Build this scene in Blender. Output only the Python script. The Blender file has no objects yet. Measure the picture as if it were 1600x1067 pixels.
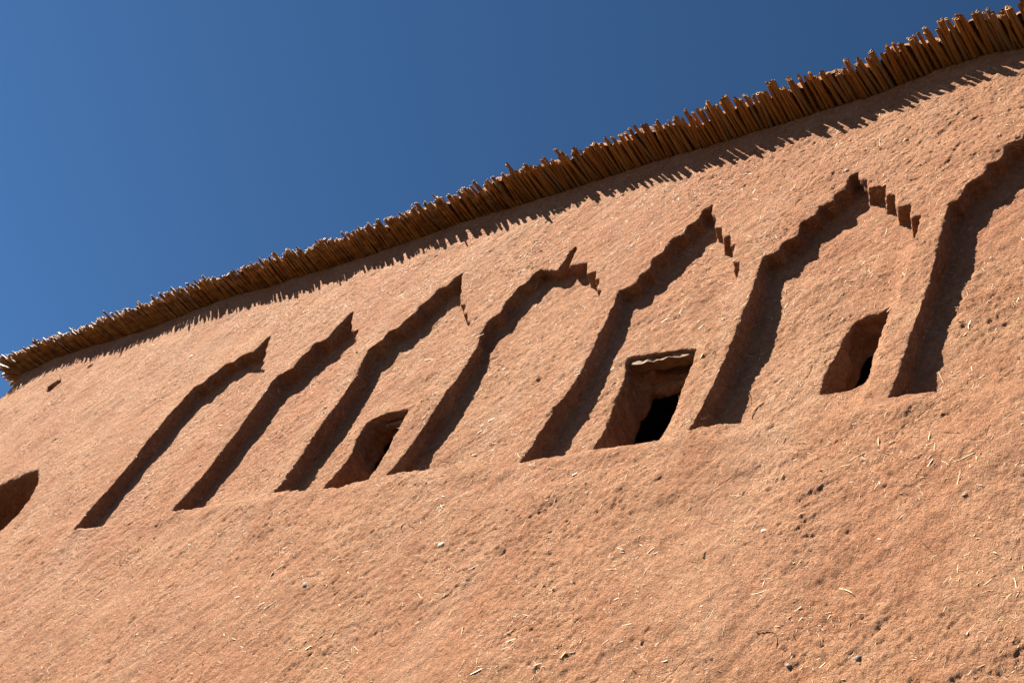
import bpy, math, random
import numpy as np
from mathutils import Vector, Matrix

random.seed(11)
rng = np.random.default_rng(11)
scene = bpy.context.scene
col = scene.collection
EYE = 1.6                     # the photographer's eye height; wall heights below are above the eye

# ------------------------------------------------------------------ camera
cam_data = bpy.data.cameras.new("camera")
cam_data.sensor_width = 36.0
cam_data.lens = 43.03
cam_data.clip_end = 20000.0
cam_data.clip_start = 0.05
camera = bpy.data.objects.new("camera", cam_data)
col.objects.link(camera)
_up = np.array([1239., -2022.5, 1912.35]); _up /= np.linalg.norm(_up)
_rt = np.array([2133., -501.5, -1912.35]); _rt /= np.linalg.norm(_rt)
_in = np.cross(_up, _rt)
M = np.stack([_rt, _in, _up])
cx, cy, cz = M @ np.array([1., 0, 0]), M @ np.array([0, -1., 0]), M @ np.array([0, 0, -1.])
mw = Matrix.Identity(4)
for i in range(3):
    mw[i][0], mw[i][1], mw[i][2] = cx[i], cy[i], cz[i]
mw[0][3], mw[1][3], mw[2][3] = 0.0, -1.5, EYE
camera.matrix_world = mw
scene.camera = camera

# ------------------------------------------------------------------ light
SUN_TRAVEL = Vector((0.069, 0.055, -0.073)).normalized()
SUN_EL = math.asin(-SUN_TRAVEL.z)
SUN_AZ = math.atan2(-SUN_TRAVEL.x, -SUN_TRAVEL.y)      # clockwise from +Y
world = bpy.data.worlds.new("World")
scene.world = world
world.use_nodes = True
wt = world.node_tree
for n in list(wt.nodes):
    wt.nodes.remove(n)
sky = wt.nodes.new("ShaderNodeTexSky")
sky.sky_type = 'NISHITA'
sky.sun_disc = False
sky.sun_elevation = SUN_EL
sky.sun_rotation = SUN_AZ
sky.altitude = 1800.0
sky.air_density = 0.55
sky.dust_density = 0.0
sky.ozone_density = 7.0
bg = wt.nodes.new("ShaderNodeBackground")
bg.inputs["Strength"].default_value = 0.05
wo = wt.nodes.new("ShaderNodeOutputWorld")
hs = wt.nodes.new("ShaderNodeHueSaturation")       # a polarising filter's deeper, slightly cyan blue
hs.inputs["Hue"].default_value = 0.492
hs.inputs["Saturation"].default_value = 1.04
hs.inputs["Value"].default_value = 0.72
wt.links.new(sky.outputs[0], hs.inputs["Color"])
wt.links.new(hs.outputs[0], bg.inputs[0])
wt.links.new(bg.outputs[0], wo.inputs[0])

sun_data = bpy.data.lights.new("sun", 'SUN')
sun_data.energy = 5.0
sun_data.angle = math.radians(0.53)
sun_data.color = (1.0, 0.93, 0.82)
sun = bpy.data.objects.new("sun", sun_data)
sun.rotation_euler = SUN_TRAVEL.to_track_quat('-Z', 'Y').to_euler()
sun.location = (-6, -6, 12)
col.objects.link(sun)

scene.view_settings.view_transform = 'Standard'
scene.view_settings.look = 'None'
scene.view_settings.exposure = 2.1
scene.view_settings.gamma = 1.0
scene.view_settings.use_curve_mapping = False
scene.cycles.max_bounces = 6
scene.cycles.diffuse_bounces = 4


# ------------------------------------------------------------------ noise
def _hash(ix, iy, iz, seed):
    h = (ix.astype(np.uint32) * np.uint32(374761393) + iy.astype(np.uint32) * np.uint32(668265263)
         + iz.astype(np.uint32) * np.uint32(2147483647) + np.uint32(seed * 1013904223 % 4294967296))
    h = (h ^ (h >> np.uint32(13))) * np.uint32(1274126177)
    h = (h ^ (h >> np.uint32(16))) * np.uint32(2246822519)
    return h ^ (h >> np.uint32(13))


_G = np.array([(1, 1, 0), (-1, 1, 0), (1, -1, 0), (-1, -1, 0), (1, 0, 1), (-1, 0, 1), (1, 0, -1), (-1, 0, -1),
               (0, 1, 1), (0, -1, 1), (0, 1, -1), (0, -1, -1), (1, 1, 0), (-1, 1, 0), (0, -1, 1), (0, -1, -1)], dtype=np.float32)


def noise(x, y, z, freq, seed=0):
    x = np.asarray(x, dtype=np.float64) * freq + 100.3
    y = np.asarray(y, dtype=np.float64) * freq + 100.7
    z = np.asarray(z, dtype=np.float64) * freq + 100.1
    x, y, z = np.broadcast_arrays(x, y, z)
    ix, iy, iz = np.floor(x).astype(np.int64), np.floor(y).astype(np.int64), np.floor(z).astype(np.int64)
    fx, fy, fz = (x - ix).astype(np.float32), (y - iy).astype(np.float32), (z - iz).astype(np.float32)
    u, v, w = [t * t * t * (t * (t * 6 - 15) + 10) for t in (fx, fy, fz)]
    out = np.zeros(x.shape, np.float32)
    for dx in (0, 1):
        wx = u if dx else 1 - u
        for dy in (0, 1):
            wy = v if dy else 1 - v
            for dz in (0, 1):
                g = _G[_hash(ix + dx, iy + dy, iz + dz, seed) & np.uint32(15)]
                out += wx * wy * (w if dz else 1 - w) * (g[..., 0] * (fx - dx) + g[..., 1] * (fy - dy) + g[..., 2] * (fz - dz))
    return out


# ------------------------------------------------------------------ materials
def new_mat(name):
    m = bpy.data.materials.new(name)
    m.use_nodes = True
    nt = m.node_tree
    for n in list(nt.nodes):
        nt.nodes.remove(n)
    o = nt.nodes.new("ShaderNodeOutputMaterial")
    b = nt.nodes.new("ShaderNodeBsdfPrincipled")
    nt.links.new(b.outputs[0], o.inputs[0])
    return m, nt, b


def nd(nt, typ, **kw):
    n = nt.nodes.new(typ)
    for k, v in kw.items():
        setattr(n, k, v)
    return n


def lk(nt, a, b):
    nt.links.new(a, b)


def tex_noise(nt, vec, scale, detail=4, rough=0.6, dist=0.0):
    n = nd(nt, "ShaderNodeTexNoise")
    n.inputs["Scale"].default_value = scale
    n.inputs["Detail"].default_value = detail
    n.inputs["Roughness"].default_value = rough
    n.inputs["Distortion"].default_value = dist
    if vec is not None:
        lk(nt, vec, n.inputs["Vector"])
    return n.outputs["Fac"]


def maprange(nt, val, a, b, c, d, smooth=False):
    n = nd(nt, "ShaderNodeMapRange")
    if smooth:
        n.interpolation_type = 'SMOOTHSTEP'
    for i, v in enumerate((a, b, c, d)):
        n.inputs[i + 1].default_value = v
    lk(nt, val, n.inputs[0])
    return n.outputs[0]


def math_n(nt, op, a, b=None):
    n = nd(nt, "ShaderNodeMath", operation=op)
    for i, v in enumerate((a, b)):
        if v is None:
            continue
        if isinstance(v, (int, float)):
            n.inputs[i].default_value = v
        else:
            lk(nt, v, n.inputs[i])
    return n.outputs[0]


def mixc(nt, fac, a, b, blend='MIX'):
    n = nd(nt, "ShaderNodeMix", data_type='RGBA', blend_type=blend)
    n.clamp_factor = True
    for sock, v in ((n.inputs[0], fac), (n.inputs[6], a), (n.inputs[7], b)):
        if isinstance(v, (int, float)):
            sock.default_value = v
        elif isinstance(v, tuple):
            sock.default_value = (*v, 1.0)
        else:
            lk(nt, v, sock)
    return n.outputs[2]


def mud_material(name, c_dark, c_light, c_red, c_bloom, c_damp):
    m, nt, b = new_mat(name)
    tc = nd(nt, "ShaderNodeTexCoord")
    v = tc.outputs["Object"]
    big = tex_noise(nt, v, 1.3, 5, 0.6)
    mid = tex_noise(nt, v, 9.0, 6, 0.65)
    fine = tex_noise(nt, v, 70.0, 6, 0.7)
    grit = tex_noise(nt, v, 420.0, 3, 0.6)
    c = mixc(nt, maprange(nt, mid, 0.36, 0.64, 0, 1), c_dark, c_light)
    c = mixc(nt, maprange(nt, big, 0.40, 0.62, 0, 0.75), c, c_red)
    stm = nd(nt, "ShaderNodeMapping")
    stm.inputs["Scale"].default_value = (5.0, 5.0, 0.55)
    lk(nt, v, stm.inputs[0])
    st = tex_noise(nt, stm.outputs[0], 1.0, 5, 0.62, 0.4)
    c = mixc(nt, maprange(nt, st, 0.50, 0.70, 0, 0.5), c, c_bloom)
    c = mixc(nt, maprange(nt, tex_noise(nt, v, 3.6, 6, 0.7), 0.55, 0.70, 0, 0.65), c, c_damp)
    f = math_n(nt, 'MULTIPLY', maprange(nt, fine, 0.3, 0.7, 0.70, 1.28), maprange(nt, grit, 0.3, 0.7, 0.72, 1.26))
    g = nd(nt, "ShaderNodeCombineColor")
    for i in range(3):
        lk(nt, f, g.inputs[i])
    c = mixc(nt, 1.0, c, g.outputs[0], 'MULTIPLY')
    # chopped straw flecks and grit kneaded into the clay
    warp = nd(nt, "ShaderNodeMapping")
    warp.inputs["Rotation"].default_value = (0.4, 0.9, 0.6)
    warp.inputs["Scale"].default_value = (1.0, 0.6, 3.2)
    lk(nt, v, warp.inputs[0])
    vo = nd(nt, "ShaderNodeTexVoronoi")
    vo.inputs["Scale"].default_value = 85.0
    lk(nt, warp.outputs[0], vo.inputs["Vector"])
    fl = maprange(nt, vo.outputs["Distance"], 0.10, 0.17, 1, 0)
    sel = nd(nt, "ShaderNodeSeparateColor")
    lk(nt, vo.outputs["Color"], sel.inputs[0])
    fl = math_n(nt, 'MULTIPLY', fl, maprange(nt, sel.outputs[0], 0.62, 0.7, 0, 1))
    c = mixc(nt, math_n(nt, 'MULTIPLY', fl, 0.6), c, (0.42, 0.28, 0.16))
    warp2 = nd(nt, "ShaderNodeMapping")
    warp2.inputs["Rotation"].default_value = (-0.7, 0.3, 1.4)
    warp2.inputs["Scale"].default_value = (2.8, 0.7, 1.0)
    lk(nt, v, warp2.inputs[0])
    vo2 = nd(nt, "ShaderNodeTexVoronoi")
    vo2.inputs["Scale"].default_value = 60.0
    lk(nt, warp2.outputs[0], vo2.inputs["Vector"])
    sel2 = nd(nt, "ShaderNodeSeparateColor")
    lk(nt, vo2.outputs["Color"], sel2.inputs[0])
    fl2 = math_n(nt, 'MULTIPLY', maprange(nt, vo2.outputs["Distance"], 0.08, 0.16, 1, 0), maprange(nt, sel2.outputs[1], 0.72, 0.8, 0, 1))
    c = mixc(nt, math_n(nt, 'MULTIPLY', fl2, 0.55), c, (0.13, 0.058, 0.028))
    lk(nt, c, b.inputs["Base Color"])
    b.inputs["Roughness"].default_value = 0.95
    b.inputs["Specular IOR Level"].default_value = 0.12
    # relief finer than the mesh: grains, trowel drag, shrinkage cracks, straw pits
    h1 = tex_noise(nt, v, 55.0, 9, 0.68, 0.3)
    h2 = tex_noise(nt, v, 230.0, 5, 0.65)
    wv = nd(nt, "ShaderNodeTexNoise")
    wv.inputs["Scale"].default_value = 7.0
    wv.inputs["Detail"].default_value = 5
    lk(nt, v, wv.inputs["Vector"])
    add = nd(nt, "ShaderNodeVectorMath", operation='MULTIPLY_ADD')
    lk(nt, wv.outputs["Color"], add.inputs[0])
    add.inputs[1].default_value = (0.16, 0.16, 0.16)
    lk(nt, v, add.inputs[2])
    cr = nd(nt, "ShaderNodeTexVoronoi", feature='DISTANCE_TO_EDGE')
    cr.inputs["Scale"].default_value = 6.5
    lk(nt, add.outputs[0], cr.inputs["Vector"])
    line = maprange(nt, cr.outputs["Distance"], 0.0, 0.022, 1, 0)
    mask = maprange(nt, tex_noise(nt, v, 3.3, 3, 0.6), 0.5, 0.62, 0, 1)
    crack = math_n(nt, 'MULTIPLY', line, mask)
    h3 = tex_noise(nt, v, 620.0, 3, 0.6)
    dent = maprange(nt, tex_noise(nt, v, 130.0, 3, 0.55, 0.6), 0.30, 0.44, -1, 0, True)
    hh = math_n(nt, 'ADD', math_n(nt, 'MULTIPLY', h1, 0.0100), math_n(nt, 'MULTIPLY', h2, 0.0072))
    hh = math_n(nt, 'ADD', hh, math_n(nt, 'MULTIPLY', h3, 0.0020))
    hh = math_n(nt, 'ADD', hh, math_n(nt, 'MULTIPLY', dent, 0.0011))
    hh = math_n(nt, 'SUBTRACT', hh, math_n(nt, 'MULTIPLY', crack, 0.004))
    hh = math_n(nt, 'SUBTRACT', hh, math_n(nt, 'MULTIPLY', fl2, 0.0025))
    hh = math_n(nt, 'ADD', hh, math_n(nt, 'MULTIPLY', fl, 0.0012))
    bp = nd(nt, "ShaderNodeBump")
    bp.inputs["Strength"].default_value = 1.0
    bp.inputs["Distance"].default_value = 1.0
    lk(nt, hh, bp.inputs["Height"])
    lk(nt, bp.outputs[0], b.inputs["Normal"])
    return m


MUD = mud_material("mud_plaster", (0.236, 0.112, 0.058), (0.308, 0.165, 0.091), (0.254, 0.112, 0.058), (0.318, 0.188, 0.116), (0.198, 0.084, 0.044))
INNER = mud_material("dark_room_clay", (0.16, 0.09, 0.05), (0.20, 0.11, 0.06), (0.17, 0.08, 0.05), (0.20, 0.12, 0.07), (0.13, 0.06, 0.04))


def simple_fibre(name, c1, c2, c3, rough=0.6, spec=0.3, streak=(60, 60, 4), c4=None):
    m, nt, b = new_mat(name)
    oi = nd(nt, "ShaderNodeObjectInfo")
    tc = nd(nt, "ShaderNodeTexCoord")
    ge = nd(nt, "ShaderNodeNewGeometry")
    mp = nd(nt, "ShaderNodeMapping")
    mp.inputs["Scale"].default_value = streak
    lk(nt, tc.outputs["Object"], mp.inputs[0])
    s = tex_noise(nt, mp.outputs[0], 6.0, 4, 0.6)
    r = math_n(nt, 'FRACT', math_n(nt, 'ADD', oi.outputs["Random"], ge.outputs["Random Per Island"]))
    c = mixc(nt, r, c1, c2)
    if c4 is not None:
        c = mixc(nt, maprange(nt, math_n(nt, 'FRACT', math_n(nt, 'MULTIPLY', r, 7.31)), 0.74, 0.80, 0, 0.8), c, c4)
    c = mixc(nt, maprange(nt, s, 0.42, 0.62, 0, 0.8), c, c3)
    lk(nt, c, b.inputs["Base Color"])
    b.inputs["Roughness"].default_value = rough
    b.inputs["Specular IOR Level"].default_value = spec
    return m


REED = simple_fibre("dry_reed", (0.22, 0.088, 0.014), (0.36, 0.172, 0.036), (0.11, 0.040, 0.008), 0.55, 0.25, (2.5, 7, 2.5), (0.20, 0.135, 0.075))
REED_INSIDE = simple_fibre("reed_pith", (0.10, 0.05, 0.02), (0.16, 0.08, 0.03), (0.08, 0.04, 0.02))
STRAW = simple_fibre("straw", (0.40, 0.24, 0.12), (0.66, 0.49, 0.29), (0.46, 0.30, 0.16), 0.5, 0.4, (20, 20, 20))
TWIG = simple_fibre("dark_twig", (0.13, 0.06, 0.03), (0.22, 0.11, 0.05), (0.10, 0.05, 0.03), 0.8, 0.1, (20, 20, 20))
WOOD = simple_fibre("weathered_timber", (0.15, 0.075, 0.034), (0.19, 0.095, 0.042), (0.08, 0.038, 0.018), 0.75, 0.2, (2, 40, 40))
GREYSTONE = simple_fibre("grey_pebble", (0.16, 0.125, 0.10), (0.21, 0.165, 0.135), (0.13, 0.10, 0.08), 0.7, 0.2, (12, 12, 12))
PALESTONE = simple_fibre("pale_pebble", (0.42, 0.32, 0.24), (0.48, 0.38, 0.29), (0.36, 0.25, 0.17), 0.7, 0.2, (12, 12, 12))


def link_mesh(name, verts, faces, mat, parent=None, smooth=False):
    me = bpy.data.meshes.new(name)
    verts = np.asarray(verts, np.float32)
    if isinstance(faces, np.ndarray):
        nf, k = faces.shape
        me.vertices.add(len(verts)); me.vertices.foreach_set("co", verts.ravel())
        me.loops.add(nf * k); me.loops.foreach_set("vertex_index", faces.astype(np.int32).ravel())
        me.polygons.add(nf)
        me.polygons.foreach_set("loop_start", np.arange(0, nf * k, k, dtype=np.int32))
        me.update(calc_edges=True)
    else:
        me.from_pydata([tuple(map(float, v)) for v in verts], [], faces)
        me.update()
    if smooth:
        me.polygons.foreach_set("use_smooth", np.ones(len(me.polygons), bool))
    me.materials.append(mat)
    o = bpy.data.objects.new(name, me)
    col.objects.link(o)
    if parent is not None:
        o.parent = parent
    return o


def empty(name, label=None, cat=None, loc=(0, 0, 0)):
    o = bpy.data.objects.new(name, None)
    o.empty_display_size = 0.2
    col.objects.link(o)
    o.location = loc
    if label:
        o["label"] = label
    if cat:
        o["category"] = cat
    return o


# ------------------------------------------------------------------ ground
def ground():
    n = 60
    s = np.sign(np.linspace(-1, 1, n)) * np.abs(np.linspace(-1, 1, n)) ** 4 * 4000
    X, Y = np.meshgrid(s - 2, s - 4, indexing='ij')
    Zg = 0.03 * noise(X, Y, 0 * X, 0.35, 5) * (np.hypot(X, Y) < 60)
    V = np.stack([X, Y, Zg], -1).reshape(-1, 3)
    i = np.arange(n * n).reshape(n, n)
    F = np.stack([i[:-1, :-1], i[1:, :-1], i[1:, 1:], i[:-1, 1:]], -1).reshape(-1, 4)
    m, nt, b = new_mat("packed_earth")
    tc = nd(nt, "ShaderNodeTexCoord")
    a = tex_noise(nt, tc.outputs["Object"], 0.8, 8, 0.65)
    g = tex_noise(nt, tc.outputs["Object"], 25, 6, 0.7)
    c = mixc(nt, maprange(nt, a, 0.35, 0.65, 0, 1), (0.042, 0.028, 0.019), (0.062, 0.042, 0.028))
    c = mixc(nt, maprange(nt, g, 0.5, 0.75, 0, 0.5), c, (0.042, 0.029, 0.020))
    lk(nt, c, b.inputs["Base Color"])
    b.inputs["Roughness"].default_value = 0.95
    bp = nd(nt, "ShaderNodeBump")
    bp.inputs["Distance"].default_value = 0.03
    lk(nt, g, bp.inputs["Height"])
    lk(nt, bp.outputs[0], b.inputs["Normal"])
    o = link_mesh("ground", V, F, m, smooth=True)
    o["kind"] = "structure"
    return o


ground()

# ------------------------------------------------------------------ the mud building
building = empty("mud_building", "red mud plaster building with a row of tall stepped niches and small square windows",
                 "building", (-3.0, 0.0, 0.0))
CORNER = -6.62
BOTTOM = 1.733
DEPTH = 0.052

# rims of the stepped niches, metres along the wall (x) and above the eye (z), bottom left -> apex -> right shoulder
NICHES = [
    ([(-4.241, 1.694), (-4.262, 1.79), (-4.244, 1.88), (-4.252, 1.961), (-4.243, 2.05), (-4.247, 2.144), (-4.238, 2.22), (-4.244, 2.33), (-4.240, 2.395), (-4.238, 2.465),
      (-4.180, 2.477), (-4.180, 2.513), (-4.150, 2.529), (-4.145, 2.560), (-4.118, 2.580), (-4.060, 2.572), (-4.052, 2.603), (-4.035, 2.606), (-3.950, 2.602), (-3.940, 2.640), (-3.925, 2.675), (-3.912, 2.693)],
     [(-3.868, 2.590), (-3.842, 2.572), (-3.815, 2.516), (-3.792, 2.501), (-3.775, 2.457), (-3.745, 2.448), (-3.730, 2.412), (-3.722, 2.2), (-3.715, 1.712)]),
    ([(-3.630, 1.730), (-3.612, 1.80), (-3.602, 1.90), (-3.604, 1.97), (-3.596, 2.084), (-3.597, 2.234), (-3.610, 2.344), (-3.604, 2.388), (-3.540, 2.412), (-3.540, 2.480), (-3.519, 2.497), (-3.516, 2.541), (-3.459, 2.550), (-3.450, 2.590), (-3.428, 2.655), (-3.408, 2.692)],
     [(-3.377, 2.632), (-3.327, 2.562), (-3.285, 2.559), (-3.268, 2.512), (-3.242, 2.491), (-3.202, 2.424), (-3.180, 2.411), (-3.162, 2.370), (-3.155, 2.15), (-3.160, 1.735)]),
    ([(-3.082, 1.745), (-3.070, 1.78), (-3.074, 1.829), (-3.074, 1.901), (-3.076, 1.986), (-3.074, 2.106), (-3.077, 2.19), (-3.080, 2.279), (-3.100, 2.363), (-3.108, 2.410), (-3.086, 2.422), (-3.069, 2.445), (-3.072, 2.488), (-3.026, 2.501), (-3.015, 2.535), (-2.986, 2.562), (-2.988, 2.602), (-2.958, 2.638), (-2.948, 2.682), (-2.905, 2.686), (-2.893, 2.722), (-2.864, 2.738)],
     [(-2.834, 2.670), (-2.804, 2.612), (-2.768, 2.558), (-2.738, 2.549), (-2.713, 2.494), (-2.690, 2.488), (-2.668, 2.444), (-2.650, 2.436), (-2.642, 2.400), (-2.628, 2.2), (-2.628, 1.74)]),
    ([(-2.556, 1.750), (-2.542, 1.788), (-2.536, 1.828), (-2.536, 1.901), (-2.533, 1.964), (-2.530, 2.046), (-2.529, 2.120), (-2.528, 2.194), (-2.534, 2.282), (-2.556, 2.352), (-2.562, 2.410), (-2.527, 2.446), (-2.534, 2.500), (-2.516, 2.525), (-2.512, 2.566), (-2.484, 2.574), (-2.480, 2.613), (-2.458, 2.640), (-2.430, 2.625), (-2.362, 2.598), (-2.364, 2.640), (-2.364, 2.692), (-2.354, 2.716), (-2.340, 2.708)],
     [(-2.327, 2.657), (-2.318, 2.604), (-2.243, 2.594), (-2.212, 2.525), (-2.176, 2.527), (-2.160, 2.486), (-2.140, 2.484), (-2.130, 2.429), (-2.108, 2.421), (-2.100, 2.375), (-2.105, 2.15), (-2.108, 1.738)]),
    ([(-2.045, 1.723), (-2.034, 1.764), (-2.025, 1.829), (-2.022, 1.918), (-2.010, 1.970), (-2.009, 2.085), (-2.013, 2.167), (-2.015, 2.244), (-2.020, 2.293), (-2.028, 2.350), (-2.034, 2.400), (-2.006, 2.404), (-1.979, 2.415), (-1.986, 2.450), (-1.957, 2.464), (-1.963, 2.517), (-1.937, 2.532), (-1.935, 2.580), (-1.926, 2.599), (-1.893, 2.604), (-1.894, 2.645), (-1.866, 2.660), (-1.864, 2.708), (-1.832, 2.722)],
     [(-1.822, 2.670), (-1.799, 2.656), (-1.781, 2.593), (-1.752, 2.587), (-1.731, 2.520), (-1.708, 2.525), (-1.688, 2.471), (-1.674, 2.470), (-1.655, 2.390), (-1.625, 2.382), (-1.615, 2.340), (-1.607, 2.290), (-1.610, 2.1), (-1.603, 1.732)]),
    ([(-1.540, 1.745), (-1.531, 1.812), (-1.529, 1.895), (-1.525, 1.987), (-1.530, 2.080), (-1.531, 2.151), (-1.536, 2.235), (-1.543, 2.290), (-1.551, 2.341), (-1.553, 2.378), (-1.514, 2.387), (-1.515, 2.426), (-1.475, 2.442), (-1.485, 2.502), (-1.445, 2.518), (-1.445, 2.554), (-1.408, 2.557), (-1.411, 2.597), (-1.382, 2.606), (-1.386, 2.667), (-1.364, 2.667)],
     [(-1.355, 2.636), (-1.322, 2.613), (-1.311, 2.572), (-1.261, 2.564), (-1.248, 2.510), (-1.222, 2.505), (-1.203, 2.445), (-1.168, 2.444), (-1.154, 2.382), (-1.133, 2.386), (-1.128, 2.340), (-1.124, 2.296), (-1.125, 2.1), (-1.128, 1.745)]),
    ([(-1.070, 1.755), (-1.063, 1.831), (-1.065, 1.953), (-1.059, 2.063), (-1.058, 2.190), (-1.061, 2.316), (-1.067, 2.401), (-1.043, 2.406), (-1.038, 2.471), (-1.000, 2.487), (-0.997, 2.529), (-0.966, 2.541), (-0.963, 2.589), (-0.922, 2.601), (-0.920, 2.640), (-0.888, 2.650), (-0.884, 2.698), (-0.850, 2.705)],
     [(-0.838, 2.655), (-0.808, 2.645), (-0.800, 2.590), (-0.765, 2.585), (-0.755, 2.530), (-0.720, 2.525), (-0.710, 2.470), (-0.680, 2.465), (-0.670, 2.400), (-0.645, 2.395), (-0.640, 2.1), (-0.642, 1.74)]),
]
NICHE_POLYS = [np.array(l + r) for l, r in NICHES]
RIGHT_EDGE = [r[-1][0] for l, r in NICHES]

WINDOWS = [   # rim of the opening in the niche's back, x / z; inner end y
    (np.array([(-2.945, 1.735), (-2.922, 1.797), (-2.901, 1.862), (-2.893, 1.926), (-2.925, 2.005), (-2.931, 2.075), (-2.902, 2.093), (-2.854, 2.105), (-2.755, 2.102), (-2.738, 2.003), (-2.722, 1.88), (-2.720, 1.83), (-2.735, 1.735)])),
    (np.array([(-1.885, 1.735), (-1.873, 1.796), (-1.867, 1.855), (-1.880, 1.935), (-1.891, 2.055), (-1.915, 2.112), (-1.914, 2.133), (-1.806, 2.128), (-1.691, 2.114), (-1.680, 2.0), (-1.668, 1.903), (-1.664, 1.844), (-1.672, 1.79), (-1.690, 1.735)])),
    (np.array([(-1.268, 1.858), (-1.279, 1.917), (-1.269, 1.971), (-1.262, 2.062), (-1.252, 2.094), (-1.231, 2.103), (-1.206, 2.109), (-1.170, 2.118), (-1.168, 2.032), (-1.163, 1.927), (-1.158, 1.888), (-1.166, 1.868), (-1.20, 1.862)])),
]
HOLLOW = np.array([(-5.55, 1.62), (-5.60, 1.90), (-5.45, 2.04), (-5.265, 2.09), (-5.212, 2.112), (-5.10, 2.120), (-5.00, 2.05), (-4.949, 1.963), (-4.922, 1.879), (-4.93, 1.80), (-4.97, 1.70), (-5.10, 1.60), (-5.30, 1.55)])
PEG_HOLES = [(np.array([(-5.955, 2.835), (-5.875, 2.880), (-5.840, 2.845), (-5.870, 2.79), (-5.93, 2.80)]), 0.05),
             (np.array([(-5.66, 2.925), (-5.62, 2.94), (-5.61, 2.915), (-5.64, 2.90)]), 0.03)]

_bx = np.array([-7.2, -6.62, -6.285, -5.63, -5.08, -4.59, -3.98, -3.57, -3.17, -2.81, -2.53, -2.26, -2.0, -1.8, -1.55, -1.4, -1.23, -1.09, -0.99, 0.2, 1.0, 2.6])
_bz = np.array([3.12, 3.12, 3.17, 3.165, 3.17, 3.18, 3.153, 3.149, 3.160, 3.170, 3.163, 3.145, 3.117, 3.113, 3.090, 3.098, 3.120, 3.118, 3.095, 3.11, 3.13, 3.12])


def top_z(x):
    return np.interp(x, _bx, _bz) - 0.039


def big_relief(x, z):
    """slow waves of the hand-laid plaster: how far the face stands out (towards -Y)"""
    r = 0.012 * noise(x, 0 * np.asarray(x), z, 1.4, 21) + 0.008 * noise(x, 0 * np.asarray(x), z, 4.0, 22)
    r = r + (0.006 * np.exp(-((np.asarray(z) - 1.60) / 0.10) ** 2) + 0.0055 * np.exp(-((np.asarray(z) - 1.705 - 0.02 * noise(x, 0 * np.asarray(x), 0 * np.asarray(x), 3.0, 24)) / 0.032) ** 2)) * (0.8 + noise(x, 0 * np.asarray(x), z, 2.2, 23) + 0.8 * noise(x, 0 * np.asarray(x), z, 13, 25))
    return r


def poly_sdf(P, X, Z):
    d = np.full(X.shape, 1e9)
    inside = np.zeros(X.shape, bool)
    n = len(P)
    for i in range(n):
        ax, az = P[i]; bx, bz = P[(i + 1) % n]
        ex, ez = bx - ax, bz - az
        wx, wz = X - ax, Z - az
        t = np.clip((wx * ex + wz * ez) / (ex * ex + ez * ez), 0, 1)
        d = np.minimum(d, (wx - ex * t) ** 2 + (wz - ez * t) ** 2)
        c = ((az <= Z) & (bz > Z)) | ((bz <= Z) & (az > Z))
        with np.errstate(divide='ignore', invalid='ignore'):
            xi = ax + (Z - az) * (bx - ax) / (bz - az)
        inside ^= c & (X < xi)
    d = np.sqrt(d)
    return np.where(inside, -d, d).astype(np.float32)


def smin(a, b, k):
    h = np.maximum(k - np.abs(a - b), 0) / k
    return np.minimum(a, b) - h * h * k * 0.25


def smax(a, b, k):
    return -smin(-a, -b, k)


def axis(a, b, fn):
    v = [a]
    while v[-1] < b:
        v.append(v[-1] + fn(v[-1]))
    return np.array(v)


QUICK = 1.0
AX = axis(CORNER - 0.08, -0.2, lambda x: QUICK * (0.0031 + 0.0010 * max(0.0, -0.9 - x)))
AY = axis(-0.06, 0.188, lambda y: QUICK * (0.0042 if y < 0.085 else 0.010))
AZ = axis(0.98, 3.19, lambda z: QUICK * 0.0041)

X2, Z2 = np.meshgrid(AX, AZ, indexing='ij')
rel = big_relief(X2, Z2)
ragged = (0.0028 * noise(X2, 0 * X2, Z2, 14, 31) + 0.0030 * noise(X2, 0 * X2, Z2, 45, 32)) * np.clip(1.15 - 1.6 * (Z2 - 2.30), 0.35, 1)
# solid: positive inside
Y3 = AY[None, None, :].astype(np.float32)
F = Y3 + rel[:, :, None].astype(np.float32)
corner = (X2 - CORNER + 0.02 * noise(X2 * 0, X2 * 0, Z2, 3, 9)).astype(np.float32)
F = smin(F, corner[:, :, None] + 0 * Y3, 0.09)
F = smin(F, (top_z(X2) + 0.006 - Z2).astype(np.float32)[:, :, None] + 0 * Y3, 0.012)


def window_slice(P, m):
    i0, i1 = np.searchsorted(AX, [P[:, 0].min() - m, P[:, 0].max() + m])
    k0, k1 = np.searchsorted(AZ, [P[:, 1].min() - m, P[:, 1].max() + m])
    return slice(max(i0 - 1, 0), i1 + 1), slice(max(k0 - 1, 0), k1 + 1)


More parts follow.
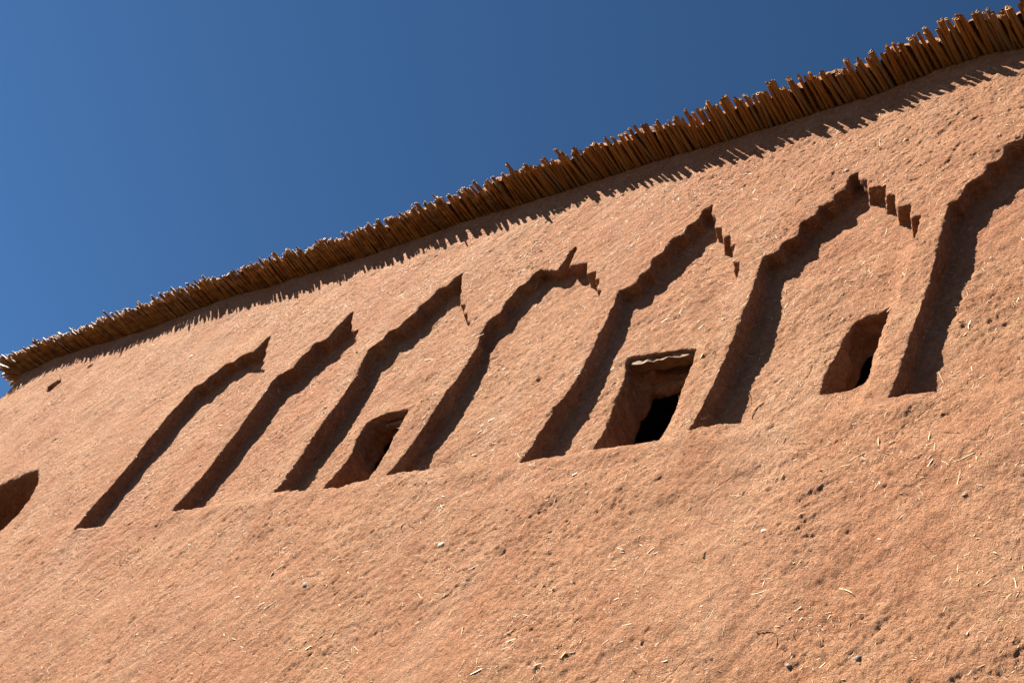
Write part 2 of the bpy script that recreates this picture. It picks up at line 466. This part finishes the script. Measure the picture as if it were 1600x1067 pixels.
SPLAY = 0.36
niche_sd, window_sd = [], []
for q, P in enumerate(NICHE_POLYS):
    si, sk = window_slice(P, 0.06)
    xs, zs = X2[si, sk], Z2[si, sk]
    sd = poly_sdf(P, xs, zs) + ragged[si, sk]
    niche_sd.append((si, sk, sd))
    # the right cheek and its steps splay: they close in towards the back
    apex = NICHES[q][0][-1][0]
    rt = np.clip((xs - apex - 0.004) / 0.03, 0, 1)
    lev = np.linspace(0.0, 0.066, 8)
    stack = np.stack([poly_sdf(P, xs + SPLAY * rt * (y - 0.002), zs) for y in lev], -1)
    yi = np.clip(AY / lev[1], 0, len(lev) - 1.001)
    y0 = yi.astype(int)
    sd3 = (stack[:, :, y0] * (1 - (yi - y0)) + stack[:, :, y0 + 1] * (yi - y0)).astype(np.float32) + ragged[si, sk][:, :, None].astype(np.float32)
    depth = DEPTH + 0.006 * noise(xs, 0 * xs, zs, 5, 60 + q)
    # the right cheek is plastered round into the back, the other arrises are cut square
    toR = np.clip((RIGHT_EDGE[q] + 0.004 - xs) / 0.075, 0, 1)
    toR = np.maximum(toR, np.clip((zs - 2.28) / 0.10, 0, 1))
    low = np.clip((zs - 1.690) / 0.05, 0, 1)
    depth = depth * (0.35 + 0.65 * np.sin(toR * math.pi / 2)) * (0.72 + 0.28 * np.sqrt(low * (2 - low)))
    cut = smax(sd3, Y3 - depth[:, :, None].astype(np.float32), 0.007)
    F[si, sk, :] = smin(F[si, sk, :], cut, 0.0045)
for q, P in enumerate(WINDOWS):
    si, sk = window_slice(P, 0.06)
    xs, zs = X2[si, sk], Z2[si, sk]
    sd = poly_sdf(P, xs, zs) + 0.5 * ragged[si, sk]
    window_sd.append((si, sk, sd))
    cut = sd[:, :, None] + 0 * Y3
    # rough blocks in the head of the shaft: gap behind the lintel, then two sagging courses
    top = P[:, 1].max()
    n1 = 0.012 * noise(xs, 0 * xs, 0 * zs + 3, 14, 80 + q)
    for y0, y1, dz in ((0.10, 0.14, -0.004), (0.14, 0.21, 0.018))[:1 if q == 0 else 2]:
        drop = np.minimum(np.minimum(Y3 - y0, y1 - Y3), (zs - (top - 0.02 - dz) + n1)[:, :, None].astype(np.float32))
        cut = smax(cut, drop, 0.01)
    lft = np.minimum(Y3 - 0.12, (P[:, 0].min() + (-0.05, 0.022, -0.05)[q] + 0.6 * n1 - xs)[:, :, None].astype(np.float32)) + 0 * Y3
    cut = smax(cut, lft, 0.012)
    F[si, sk, :] = smin(F[si, sk, :], cut, 0.0055)
    if q < 2:  # black slot behind the lintel where the fill has fallen out
        x0, x1 = P[:, 0].min() + 0.06, P[:, 0].max() - 0.03
        n2 = 0.014 * noise(xs, 0 * xs, 0 * zs + 7, 22, 88 + q)
        slot = np.minimum(np.minimum(xs - x0, x1 - xs), top + 0.045 + n2 - zs)
        slot = np.minimum(slot, zs - (top - 0.03))[:, :, None].astype(np.float32)
        slot = np.minimum(slot, np.minimum(Y3 - 0.094, 0.124 - Y3))
        F[si, sk, :] = smin(F[si, sk, :], -slot, 0.004)
    if True:   # the room behind
        si, sk = window_slice(P, 0.10)
        back = (0.166, 0.172, 0.150)[q] + 0.008 * noise(X2[si, sk], 0 * X2[si, sk], Z2[si, sk], 12, 85)
        F[si, sk, :] = smin(F[si, sk, :], back[:, :, None].astype(np.float32) - Y3, 0.012)
si, sk = window_slice(HOLLOW, 0.1)
xs, zs = X2[si, sk], Z2[si, sk]
sdh = poly_sdf(HOLLOW, xs, zs) + 2.2 * ragged[si, sk]
hollow_sd = (si, sk, sdh)
dep = 0.27 - 0.18 * np.clip((zs - 2.03 + 0.05 * noise(xs, 0 * xs, zs, 9, 77)) / 0.08, 0, 1)
cut = smax(sdh[:, :, None] + 0 * Y3, Y3 - dep[:, :, None].astype(np.float32), 0.03)
F[si, sk, :] = smin(F[si, sk, :], cut, 0.02)
for P, dp in PEG_HOLES:
    si, sk = window_slice(P, 0.05)
    sd = poly_sdf(P, X2[si, sk], Z2[si, sk]) + 0.5 * ragged[si, sk]
    F[si, sk, :] = smin(F[si, sk, :], smax(sd[:, :, None] + 0 * Y3, Y3 - dp, 0.006), 0.006)


def surface_nets(F, ax, az, ay):
    S = F > 0
    nx, nz, ny = F.shape
    cnt = np.zeros((nx - 1, nz - 1, ny - 1), np.uint8)
    for a in (0, 1):
        for b in (0, 1):
            for c in (0, 1):
                cnt += S[a:nx - 1 + a, b:nz - 1 + b, c:ny - 1 + c]
    act = (cnt > 0) & (cnt < 8)
    I, K, J = np.nonzero(act)
    idx = np.full(act.shape, -1, np.int32)
    idx[I, K, J] = np.arange(len(I), dtype=np.int32)
    vals = {(a, b, c): F[I + a, K + b, J + c] for a in (0, 1) for b in (0, 1) for c in (0, 1)}
    acc = np.zeros((len(I), 3), np.float32); num = np.zeros(len(I), np.float32)
    corners = list(vals)
    for p in corners:
        for d in range(3):
            if p[d]:
                continue
            q = list(p); q[d] = 1; q = tuple(q)
            va, vb = vals[p], vals[q]
            m = (va > 0) != (vb > 0)
            t = va[m] / (va[m] - vb[m])
            for e in range(3):
                acc[m, e] += (p[e] + (t if e == d else 0))
            num[m] += 1
    acc /= num[:, None]
    px = np.interp(I + acc[:, 0], np.arange(nx), ax)
    pz = np.interp(K + acc[:, 1], np.arange(nz), az)
    py = np.interp(J + acc[:, 2], np.arange(ny), ay)
    V = np.stack([px, py, pz], -1).astype(np.float32)
    quads = []
    # grid edges along x, z, y with their four surrounding cells
    s = S[:-1, 1:-1, 1:-1] != S[1:, 1:-1, 1:-1]
    i, k, j = np.nonzero(s); k += 1; j += 1
    q = np.stack([idx[i, k - 1, j - 1], idx[i, k, j - 1], idx[i, k, j], idx[i, k - 1, j]], -1)
    fl = S[i, k, j]
    q[fl] = q[fl][:, ::-1]; quads.append(q[:, ::-1])
    s = S[1:-1, :-1, 1:-1] != S[1:-1, 1:, 1:-1]
    i, k, j = np.nonzero(s); i += 1; j += 1
    q = np.stack([idx[i - 1, k, j - 1], idx[i, k, j - 1], idx[i, k, j], idx[i - 1, k, j]], -1)
    fl = S[i, k, j]
    q[fl] = q[fl][:, ::-1]; quads.append(q)
    s = S[1:-1, 1:-1, :-1] != S[1:-1, 1:-1, 1:]
    i, k, j = np.nonzero(s); i += 1; k += 1
    q = np.stack([idx[i - 1, k - 1, j], idx[i, k - 1, j], idx[i, k, j], idx[i - 1, k, j]], -1)
    fl = S[i, k, j]
    q[fl] = q[fl][:, ::-1]; quads.append(q[:, ::-1])
    return V, np.concatenate(quads)


WV, WF = surface_nets(F, AX, AZ, AY)
del F


def vertex_normals(V, Q):
    n = np.cross(V[Q[:, 2]] - V[Q[:, 0]], V[Q[:, 3]] - V[Q[:, 1]])
    N = np.zeros_like(V)
    for c in range(3):
        for e in range(4):
            N[:, c] += np.bincount(Q[:, e], weights=n[:, c], minlength=len(V)).astype(np.float32)
    L = np.linalg.norm(N, axis=1, keepdims=True)
    return N / np.maximum(L, 1e-12)


# orientation check: front faces look towards -Y
WN = vertex_normals(WV, WF)
front = WV[:, 1] < 0.0
if WN[front, 1].mean() > 0:
    WF = WF[:, ::-1].copy(); WN = -WN


def rough_clay(V):
    x, y, z = V[:, 0], V[:, 1], V[:, 2]
    far = np.clip(1.25 - 0.11 * np.maximum(0, -1 - x), 0.5, 1.0)
    patch = np.clip(0.5 + 2.6 * noise(x, y, z, 3.6, 46), 0, 1)          # worn rough against trowelled smooth
    u = x * 0.75 + z * 0.66; w = x * 0.66 - z * 0.75
    bend = 0.05 * noise(x, y, z, 5, 50)
    d = 0.0036 * noise(x, y, z, 9, 41) + 0.0021 * noise(x, y, z, 24, 42)
    d += 0.0022 * noise(u * 0.22, y, w + bend, 42, 51)                   # the drag of the hand
    d += (0.55 + 0.45 * patch) * (0.0019 * noise(x, y, z, 58, 43) + 0.0021 * far * noise(x, y, z, 120, 44))
    d += (0.75 + 0.25 * patch) * 0.0018 * far * noise(x, y, z, 215, 48)
    d += np.clip((y - 0.075) / 0.03, 0, 1) * (0.012 * noise(x, y, z, 17, 56) + 0.006 * noise(x, y, z, 40, 57))   # bare rubble in the shafts
    split = np.clip(noise(u * 0.22 + 0.3 * bend, y, w, 230, 45) - 0.425, 0, 0.2)
    d -= 0.018 * split * (0.1 + patch)
    cr = np.abs(noise(x, y, z, 8, 52) + 0.45 * noise(x, y, z, 26, 53))    # shrinkage cracks, here and there
    on = np.clip(3.2 * noise(x, y, z, 3.1, 54) - 0.12, 0, 1)
    d -= 0.0050 * np.clip(1 - cr / 0.018, 0, 1) * on * np.clip(0.7 + 2 * noise(x, y, z, 9, 55), 0, 1)
    return d


WV = WV + WN * rough_clay(WV)[:, None].astype(np.float32)
WN = vertex_normals(WV, WF)

# ---- hand each face to its part: wall face, niche recess, window shaft, hollow
cen = WV[WF].mean(1)
part = np.zeros(len(WF), np.int16)


def inside(sdt, pts, lim):
    si, sk, sd = sdt
    ix = np.clip(np.searchsorted(AX, pts[:, 0]) - si.start, 0, sd.shape[0] - 1)
    iz = np.clip(np.searchsorted(AZ, pts[:, 2]) - sk.start, 0, sd.shape[1] - 1)
    ok = (pts[:, 0] > AX[si.start]) & (pts[:, 0] < AX[min(si.stop, len(AX)) - 1]) & (pts[:, 2] > AZ[sk.start]) & (pts[:, 2] < AZ[min(sk.stop, len(AZ)) - 1])
    return ok & (sd[ix, iz] < lim)


base_rel = np.interp(cen[:, 0], [0, 1], [0, 0])
front_y = -big_relief(cen[:, 0], cen[:, 2])
for q, s in enumerate(niche_sd):
    part[inside(s, cen, 0.012) & (cen[:, 1] > front_y + 0.009)] = 1 + q
for q, s in enumerate(window_sd):
    part[inside(s, cen, 0.012) & (cen[:, 1] > front_y + DEPTH + 0.008)] = 20 + q
part[inside(hollow_sd, cen, 0.02) & (cen[:, 1] > front_y + 0.018)] = 30


def sub_mesh(name, sel, parent, mat=MUD):
    f = WF[sel]
    u, inv = np.unique(f, return_inverse=True)
    v = WV[u].astype(np.float64).copy()
    v[:, 2] += EYE
    v -= np.array(building.location)
    o = link_mesh(name, v, inv.reshape(-1, 4), mat, parent, smooth=True)
    o.data.normals_split_custom_set_from_vertices([tuple(n) for n in WN[u].tolist()])
    return o


wall = sub_mesh("wall", part == 0, building)
niche_objs = []
for q in range(len(NICHES)):
    niche_objs.append(sub_mesh("niche", part == 1 + q, building))
for q in (2, 4, 5):
    niche_objs[q]["label"] = ["", "", "stepped niche with a small timber-headed window low on its right", "",
                              "stepped niche with the largest window under a pale split lintel",
                              "stepped niche with a narrow window without a lintel"][q]
window_objs = [sub_mesh("window", part == 20 + q, building) for q in range(3)]
hollow = sub_mesh("hollow", part == 30, building)


# ---- timber lintels over two of the windows
def beam(name, x0, x1, y0, y1, z0, z1, parent, tilt=0.0, seed=0, nseg=14):
    r = np.random.default_rng(seed)
    V, Fc = [], []
    for i in range(nseg + 1):
        t = i / nseg
        x = x0 + (x1 - x0) * t
        w = [r.normal(0, 0.0024) for _ in range(6)]
        zz = tilt * (t - 0.5)
        V += [(x, y0 + w[0], z0 + zz + w[1]), (x, y1, z0 + zz + w[2]), (x, y1, z1 + zz), (x, y0 + 0.004 + w[3], z1 + zz + w[4]), (x, y0 + w[5] - 0.001, (z0 + z1) / 2 + zz)]
    for i in range(nseg):
        a = i * 5; b = a + 5
        for k in range(5):
            Fc.append((a + k, a + (k + 1) % 5, b + (k + 1) % 5, b + k))
    Fc += [(4, 3, 2, 1, 0), tuple(nseg * 5 + k for k in range(5))]
    V = np.array(V); V[:, 2] += EYE; V -= np.array(building.location)
    return link_mesh(name, V, Fc, WOOD, parent)


beam("lintel", -2.935, -2.735, 0.082, 0.100, 2.080, 2.098, window_objs[0], 0.010, 1)
beam("lintel", -1.918, -1.680, 0.063, 0.094, 2.110, 2.136, window_objs[1], -0.008, 2)


# ---- the rest of the house: plain wall out of the picture, side, back, roof, dark room
def sheet(us, vs, fn, name, mat, parent, flip=False):
    U, Vv = np.meshgrid(us, vs, indexing='ij')
    P = fn(U.ravel(), Vv.ravel())
    P = np.asarray(P, float).copy(); P -= np.array(building.location)
    i = np.arange(U.size).reshape(U.shape)
    Fq = np.stack([i[:-1, :-1], i[1:, :-1], i[1:, 1:], i[:-1, 1:]], -1).reshape(-1, 4)
    if flip:
        Fq = Fq[:, ::-1].copy()
    return link_mesh(name, P, Fq, mat, parent, smooth=True)


def face(x, z, off):
    y = -big_relief(x, z) - 0.0036 * noise(x, 0 * x, z, 9, 41) + off
    return np.stack([x, y, z + EYE], -1)


sheet(np.arange(CORNER + 0.0, 2.62, 0.03), np.arange(-1.62, 1.03, 0.03), lambda x, z: face(x, z, 0.004 + 0.03 * (x < CORNER + 0.05)), "wall", MUD, building)
sheet(np.arange(-0.24, 2.62, 0.03), np.arange(0.98, 3.2, 0.03), lambda x, z: face(x, np.minimum(z, top_z(x)), 0.004), "wall", MUD, building)
sheet(np.arange(0.03, 4.5, 0.06), np.arange(-1.62, 3.2, 0.06), lambda y, z: np.stack([CORNER + 0.012 - 0.015 * noise(0 * y, y, z, 2, 12), y, np.minimum(z, 3.10) + EYE], -1), "wall", MUD, building, True)
sheet(np.arange(0.0, 4.5, 0.1), np.arange(-1.62, 3.2, 0.1), lambda y, z: np.stack([2.6 + 0 * y, y, np.minimum(z, 3.10) + EYE], -1), "wall", MUD, building)
sheet(np.arange(CORNER, 2.7, 0.1), np.arange(-1.62, 3.2, 0.1), lambda x, z: np.stack([np.minimum(x, 2.6), 4.46 + 0 * x, np.minimum(z, 3.10) + EYE], -1), "wall", MUD, building, True)
sheet(np.arange(CORNER, 2.7, 0.1), np.arange(0.02, 4.6, 0.1), lambda x, y: np.stack([np.minimum(x, 2.6), np.minimum(y, 4.46), 3.06 + EYE + 0 * x], -1), "roof_deck", INNER, building)


# ------------------------------------------------------------------ straw, twigs and pebbles in the plaster
def needles(points, normals, lens, rads, mat, name, parent, curve=0.25, seg=2, lift=0.5, stuff=True):
    n = len(points)
    r = rng.normal(size=(n, 3))
    t = r - (r * normals).sum(1, keepdims=True) * normals
    t /= np.linalg.norm(t, axis=1, keepdims=True)
    t = t + normals * (rng.normal(0, 0.16, size=(n, 1)))
    t /= np.linalg.norm(t, axis=1, keepdims=True)
    b = np.cross(normals, t)
    b /= np.linalg.norm(b, axis=1, keepdims=True)
    nn = np.cross(t, b)
    bend = rng.normal(0, curve, size=(n, 1)) * lens[:, None]
    V = np.zeros((n, (seg + 1) * 3, 3), np.float32)
    for s in range(seg + 1):
        u = s / seg
        c = points + t * (lens[:, None] * (u - 0.5)) + b * bend * (u * (1 - u)) + normals * (rads[:, None] * lift)
        rad = rads[:, None] * (1 - 0.45 * abs(u - 0.4))
        for e in range(3):
            a = 2 * math.pi * e / 3 + 0.5
            V[:, s * 3 + e] = c + (b * math.cos(a) + nn * math.sin(a)) * rad
    fs = []
    for s in range(seg):
        for e in range(3):
            fs.append((s * 3 + e, s * 3 + (e + 1) % 3, s * 3 + 3 + (e + 1) % 3, s * 3 + 3 + e))
    fs = np.array(fs)
    k = (seg + 1) * 3
    Fq = (fs[None] + (np.arange(n) * k)[:, None, None]).reshape(-1, 4)
    P = V.reshape(-1, 3).astype(np.float64)
    P[:, 2] += EYE
    P -= np.array(building.location)
    o = link_mesh(name, P, Fq, mat, parent)
    if stuff:
        o["kind"] = "stuff"
    return o


def pick(n, wfn=None):
    e1 = WV[WF[:, 2]] - WV[WF[:, 0]]; e2 = WV[WF[:, 3]] - WV[WF[:, 1]]
    w = np.linalg.norm(np.cross(e1, e2), axis=1).astype(np.float64)
    w *= (cen[:, 1] < 0.07)
    clump = np.clip(0.5 + 1.6 * noise(cen[:, 0], cen[:, 1], cen[:, 2], 6, 91) + 1.2 * noise(cen[:, 0], cen[:, 1], cen[:, 2], 25, 92), 0.05, 3)
    w *= clump
    s = rng.choice(len(WF), size=n, p=w / w.sum())
    q = WF[s]
    nrm = WN[q].mean(1); nrm /= np.linalg.norm(nrm, axis=1, keepdims=True)
    return cen[s].astype(np.float64), nrm.astype(np.float64)


p, nr = pick(30000)
needles(p, nr, np.clip(rng.lognormal(math.log(0.0075), 0.45, len(p)), 0.003, 0.03), np.clip(rng.lognormal(math.log(0.00048), 0.3, len(p)), 0.0003, 0.0012), STRAW, "chopped_straw", building, 0.15, 1, 0.3)
p, nr = pick(2600)
needles(p, nr, np.clip(rng.lognormal(math.log(0.016), 0.5, len(p)), 0.006, 0.040), np.clip(rng.lognormal(math.log(0.00072), 0.35, len(p)), 0.0005, 0.0018), STRAW, "long_straw", building, 0.16, 3, 0.35)
p, nr = pick(420)
needles(p, nr, np.clip(rng.lognormal(math.log(0.022), 0.5, len(p)), 0.01, 0.06), np.clip(rng.lognormal(math.log(0.0008), 0.3, len(p)), 0.0006, 0.0018), TWIG, "twig_bits", building, 0.9, 5, 0.6)


def pebble(x, z, r, mat):
    k = np.argmin((WV[:, 0] - x) ** 2 + (WV[:, 2] - z) ** 2 + 4 * np.maximum(WV[:, 1], 0) ** 2)
    c = WV[k].astype(float); c[1] += 0.42 * r
    V, Fc = [], []
    nu, nv = 8, 5
    sx, sz = r * random.uniform(1.0, 1.5), r * random.uniform(0.7, 1.0)
    ph = [random.uniform(0.72, 1.2) for _ in range(nu)]
    for j in range(1, nv):
        th = math.pi * j / nv
        for i in range(nu):
            a = 2 * math.pi * i / nu
            V.append((c[0] + sx * math.sin(th) * math.cos(a) * ph[i], c[1] - 0.75 * r * math.cos(th) * ph[(i * 3 + j) % nu], c[2] + sz * math.sin(th) * math.sin(a) * ph[i]))
    V.append((c[0], c[1] - 0.75 * r, c[2])); V.append((c[0], c[1] + 0.75 * r, c[2]))
    for j in range(nv - 2):
        for i in range(nu):
            Fc.append((j * nu + i, j * nu + (i + 1) % nu, (j + 1) * nu + (i + 1) % nu, (j + 1) * nu + i))
    for i in range(nu):
        Fc.append((len(V) - 2, (i + 1) % nu, i)); Fc.append((len(V) - 1, (nv - 2) * nu + i, (nv - 2) * nu + (i + 1) % nu))
    V = np.array(V); V[:, 2] += EYE; V -= np.array(building.location)
    return link_mesh("pebble", V, Fc, mat, building, smooth=True)


for x, z, r, m in [(-1.245, 1.42, 0.0075, PALESTONE), (-0.98, 1.13, 0.0085, GREYSTONE), (-0.995, 1.075, 0.008, GREYSTONE),
                   (-2.16, 1.465, 0.010, PALESTONE), (-2.60, 1.36, 0.014, GREYSTONE), (-1.405, 2.70, 0.0075, PALESTONE),
                   (-2.27, 1.62, 0.007, PALESTONE), (-3.68, 1.95, 0.010, GREYSTONE), (-4.52, 2.72, 0.014, PALESTONE),
                   (-3.13, 2.13, 0.009, GREYSTONE), (-1.10, 1.115, 0.006, GREYSTONE), (-0.86, 1.46, 0.006, GREYSTONE)]:
    pebble(x, z, r, m)

# ------------------------------------------------------------------ the reed eave
eave = empty("reed_eave", "overhanging fringe of cut dry reeds laid along the top of the mud wall", "eave", (-3.0, 0.0, EYE + 3.13))


def reed_mesh(seed):
    """a cut cane lying along -Y from the origin, one metre long, radius one"""
    r = random.Random(seed)
    nu = 7
    st = [0.0, 0.35, 0.36, 0.375, 0.70, 0.71, 0.725, 1.0]
    rd = [1.0, 0.97, 1.13, 0.96, 0.93, 1.08, 0.92, 0.90]
    sh = r.uniform(-0.1, 0.1)
    bx, bz = r.uniform(-2.6, 2.6), r.uniform(-1.6, 1.6)
    V, Fc = [], []
    for t, q in zip(st, rd):
        t2 = min(1.0, max(0.0, t + (sh if 0 < t < 1 else 0)))
        for i in range(nu):
            a = 2 * math.pi * i / nu
            V.append((q * math.cos(a) + bx * t2 * (1 - t2), -t2 + (0.012 * math.sin(a + seed) if t == 1.0 else 0), q * math.sin(a) + bz * t2 * (1 - t2)))
    for j in range(len(st) - 1):
        for i in range(nu):
            Fc.append((j * nu + i, (j + 1) * nu + i, (j + 1) * nu + (i + 1) % nu, j * nu + (i + 1) % nu))
    # hollow cut end: rim, then the dark bore
    b0 = (len(st) - 1) * nu
    k = len(V)
    for i in range(nu):
        a = 2 * math.pi * i / nu
        V.append((0.62 * math.cos(a), -1.0, 0.62 * math.sin(a)))
    for i in range(nu):
        a = 2 * math.pi * i / nu
        V.append((0.55 * math.cos(a), -0.85, 0.55 * math.sin(a)))
    for i in range(nu):
        Fc.append((b0 + i, k + i, k + (i + 1) % nu, b0 + (i + 1) % nu))
    n_out = len(Fc)
    for i in range(nu):
        Fc.append((k + i, k + nu + i, k + nu + (i + 1) % nu, k + (i + 1) % nu))
    Fc.append(tuple(k + nu + i for i in range(nu)))
    me = bpy.data.meshes.new("reed")
    me.from_pydata(V, [], Fc)
    me.materials.append(REED); me.materials.append(REED_INSIDE)
    for i, pl in enumerate(me.polygons):
        pl.use_smooth = i < n_out
        pl.material_index = 0 if i < n_out else 1
    me.update()
    return me


MESHES = [reed_mesh(s) for s in range(10)]
reeds = []        # matrix, mesh index, x


def add_reed(x, y0, z, L, rad, yaw, pitch, roll, py=0.0):
    m = (Matrix.Translation((x, py, z)) @ Matrix.Rotation(yaw, 4, 'Z') @ Matrix.Rotation(pitch, 4, 'X')
         @ Matrix.Translation((0, y0, 0)) @ Matrix.Rotation(roll, 4, 'Y') @ Matrix.Diagonal((rad, L, rad, 1)))
    reeds.append((m, random.randrange(10), x))


x = 2.55
while x > CORNER + 0.02:
    rad = random.choice((random.uniform(0.0034, 0.0056), random.uniform(0.0048, 0.0070), random.uniform(0.0058, 0.0082)))
    near = max(0.0, min(1.0, (-4.6 - x) / 1.9))
    clump = float(noise(np.array([x]), np.array([0.]), np.array([0.]), 4.5, 51)[0])
    over = 0.119 + 0.017 * clump + random.gauss(0, 0.0080) + (random.uniform(0.010, 0.026) if random.random() < 0.08 else 0)
    yaw = random.gauss(0, 0.050) + 0.12 * float(noise(np.array([x]), np.array([0.]), np.array([9.]), 2.4, 52)[0]) - 0.30 * near
    z = float(top_z(x)) + rad + 0.006 + abs(random.gauss(0, 0.0025))
    back = 0.10
    dip = 0.03 + 0.05 * float(noise(np.array([x]), np.array([0.]), np.array([4.]), 1.7, 53)[0])
    add_reed(x - math.sin(yaw) * 0, back, z, over + back, rad, yaw, dip + random.gauss(0.0, 0.020), random.uniform(0, 6.28))
    if random.random() < 0.8:       # the upper course
        r2 = random.uniform(0.0042, 0.0072)
        o2 = over + random.gauss(-0.010, 0.012)
        add_reed(x - rad + random.gauss(0, 0.002), back, z + rad + r2 * 0.9, o2 + back, r2, yaw + random.gauss(0, 0.045), dip + random.gauss(-0.015, 0.022), random.uniform(0, 6.28))
    x -= rad * 2.08 + (random.uniform(0.002, 0.006) if random.random() < 0.15 else 0)
# the corner: the fringe fans round to the side wall
for i in range(34):
    a = -0.30 - 1.25 * (i + random.random() * 0.6) / 34
    rad = random.uniform(0.0052, 0.008)
    add_reed(CORNER + 0.06, 0.02, 3.09 + random.uniform(0, 0.02), 0.235 + random.gauss(0.0, 0.010), rad, a, 0.05 + random.gauss(0.02, 0.03), random.uniform(0, 6.28), 0.06)
yy = 0.10
while yy < 4.4:
    rad = random.uniform(0.0055, 0.0085)
    add_reed(CORNER, 0.10, 3.10 + random.uniform(0.0, 0.012), 0.25 + random.gauss(0, 0.012), rad, -math.pi / 2 + random.gauss(0, 0.05), 0.04 + random.gauss(0, 0.02), random.uniform(0, 6.28), yy)
    yy += rad * 2.0

base = Matrix.Translation((-eave.location[0], -eave.location[1], EYE - eave.location[2]))
order = sorted(range(len(reeds)), key=lambda i: -reeds[i][2] if reeds[i][2] < -0.62 else 100)
single = set(order[:300])
SV, SF, SM, off = [], [], [], 0
for i, (m, k, x) in enumerate(reeds):
    if i in single:
        o = bpy.data.objects.new("reed", MESHES[k])
        col.objects.link(o)
        o.parent = eave
        o.matrix_local = base @ m
    else:
        me = MESHES[k]
        mm = base @ m
        co = np.empty(len(me.vertices) * 3, np.float32); me.vertices.foreach_get("co", co)
        co = co.reshape(-1, 3) @ np.array(mm.to_3x3()).T + np.array(mm.translation)
        SV.append(co)
        for pl in me.polygons:
            SF.append([v + off for v in pl.vertices]); SM.append(pl.material_index)
        off += len(co)
o = link_mesh("reed_bundle", np.concatenate(SV), SF, REED, eave, smooth=True)
o.data.materials.append(REED_INSIDE)
o.data.polygons.foreach_set("material_index", np.array(SM, np.int32))
o["kind"] = "stuff"


# mud laid over the reeds; only its crumbling front lip shows between the tips
def mud_cap():
    xs = np.arange(CORNER - 0.07, 2.6, 0.011)
    prof = [(0.0, -0.004), (0.0, 0.010), (0.012, 0.024), (0.05, 0.032), (0.30, 0.04)]
    V = []
    for x in xs:
        lip = 0.094 + 0.030 * float(noise(np.array([x]), np.array([0.]), np.array([0.]), 7, 71)[0]) + 0.022 * float(noise(np.array([x]), np.array([0.]), np.array([0.]), 38, 72)[0])
        if x < CORNER + 0.05:
            lip -= 0.05
        hgt = 1 + 1.2 * float(noise(np.array([x]), np.array([0.]), np.array([0.]), 22, 73)[0])
        for dy, dz in prof:
            V.append((x, -lip + dy, float(top_z(x)) + 0.030 - 0.05 * max(lip - dy, -0.10) + max(dz, -0.004) * hgt))
    V = np.array(V)
    V[:, 1] += 0.006 * noise(V[:, 0], V[:, 1], V[:, 2], 60, 74)
    V[:, 2] += 0.006 * noise(V[:, 0], V[:, 1], V[:, 2], 60, 75) + EYE
    V -= np.array(eave.location)
    n, k = len(xs), len(prof)
    i = np.arange(n * k).reshape(n, k)
    Fq = np.stack([i[:-1, :-1], i[1:, :-1], i[1:, 1:], i[:-1, 1:]], -1).reshape(-1, 4)
    return link_mesh("mud_cap", V, Fq, MUD, eave, smooth=True)


mud_cap()
print("faces", len(WF), "reeds", len(reeds), flush=True)
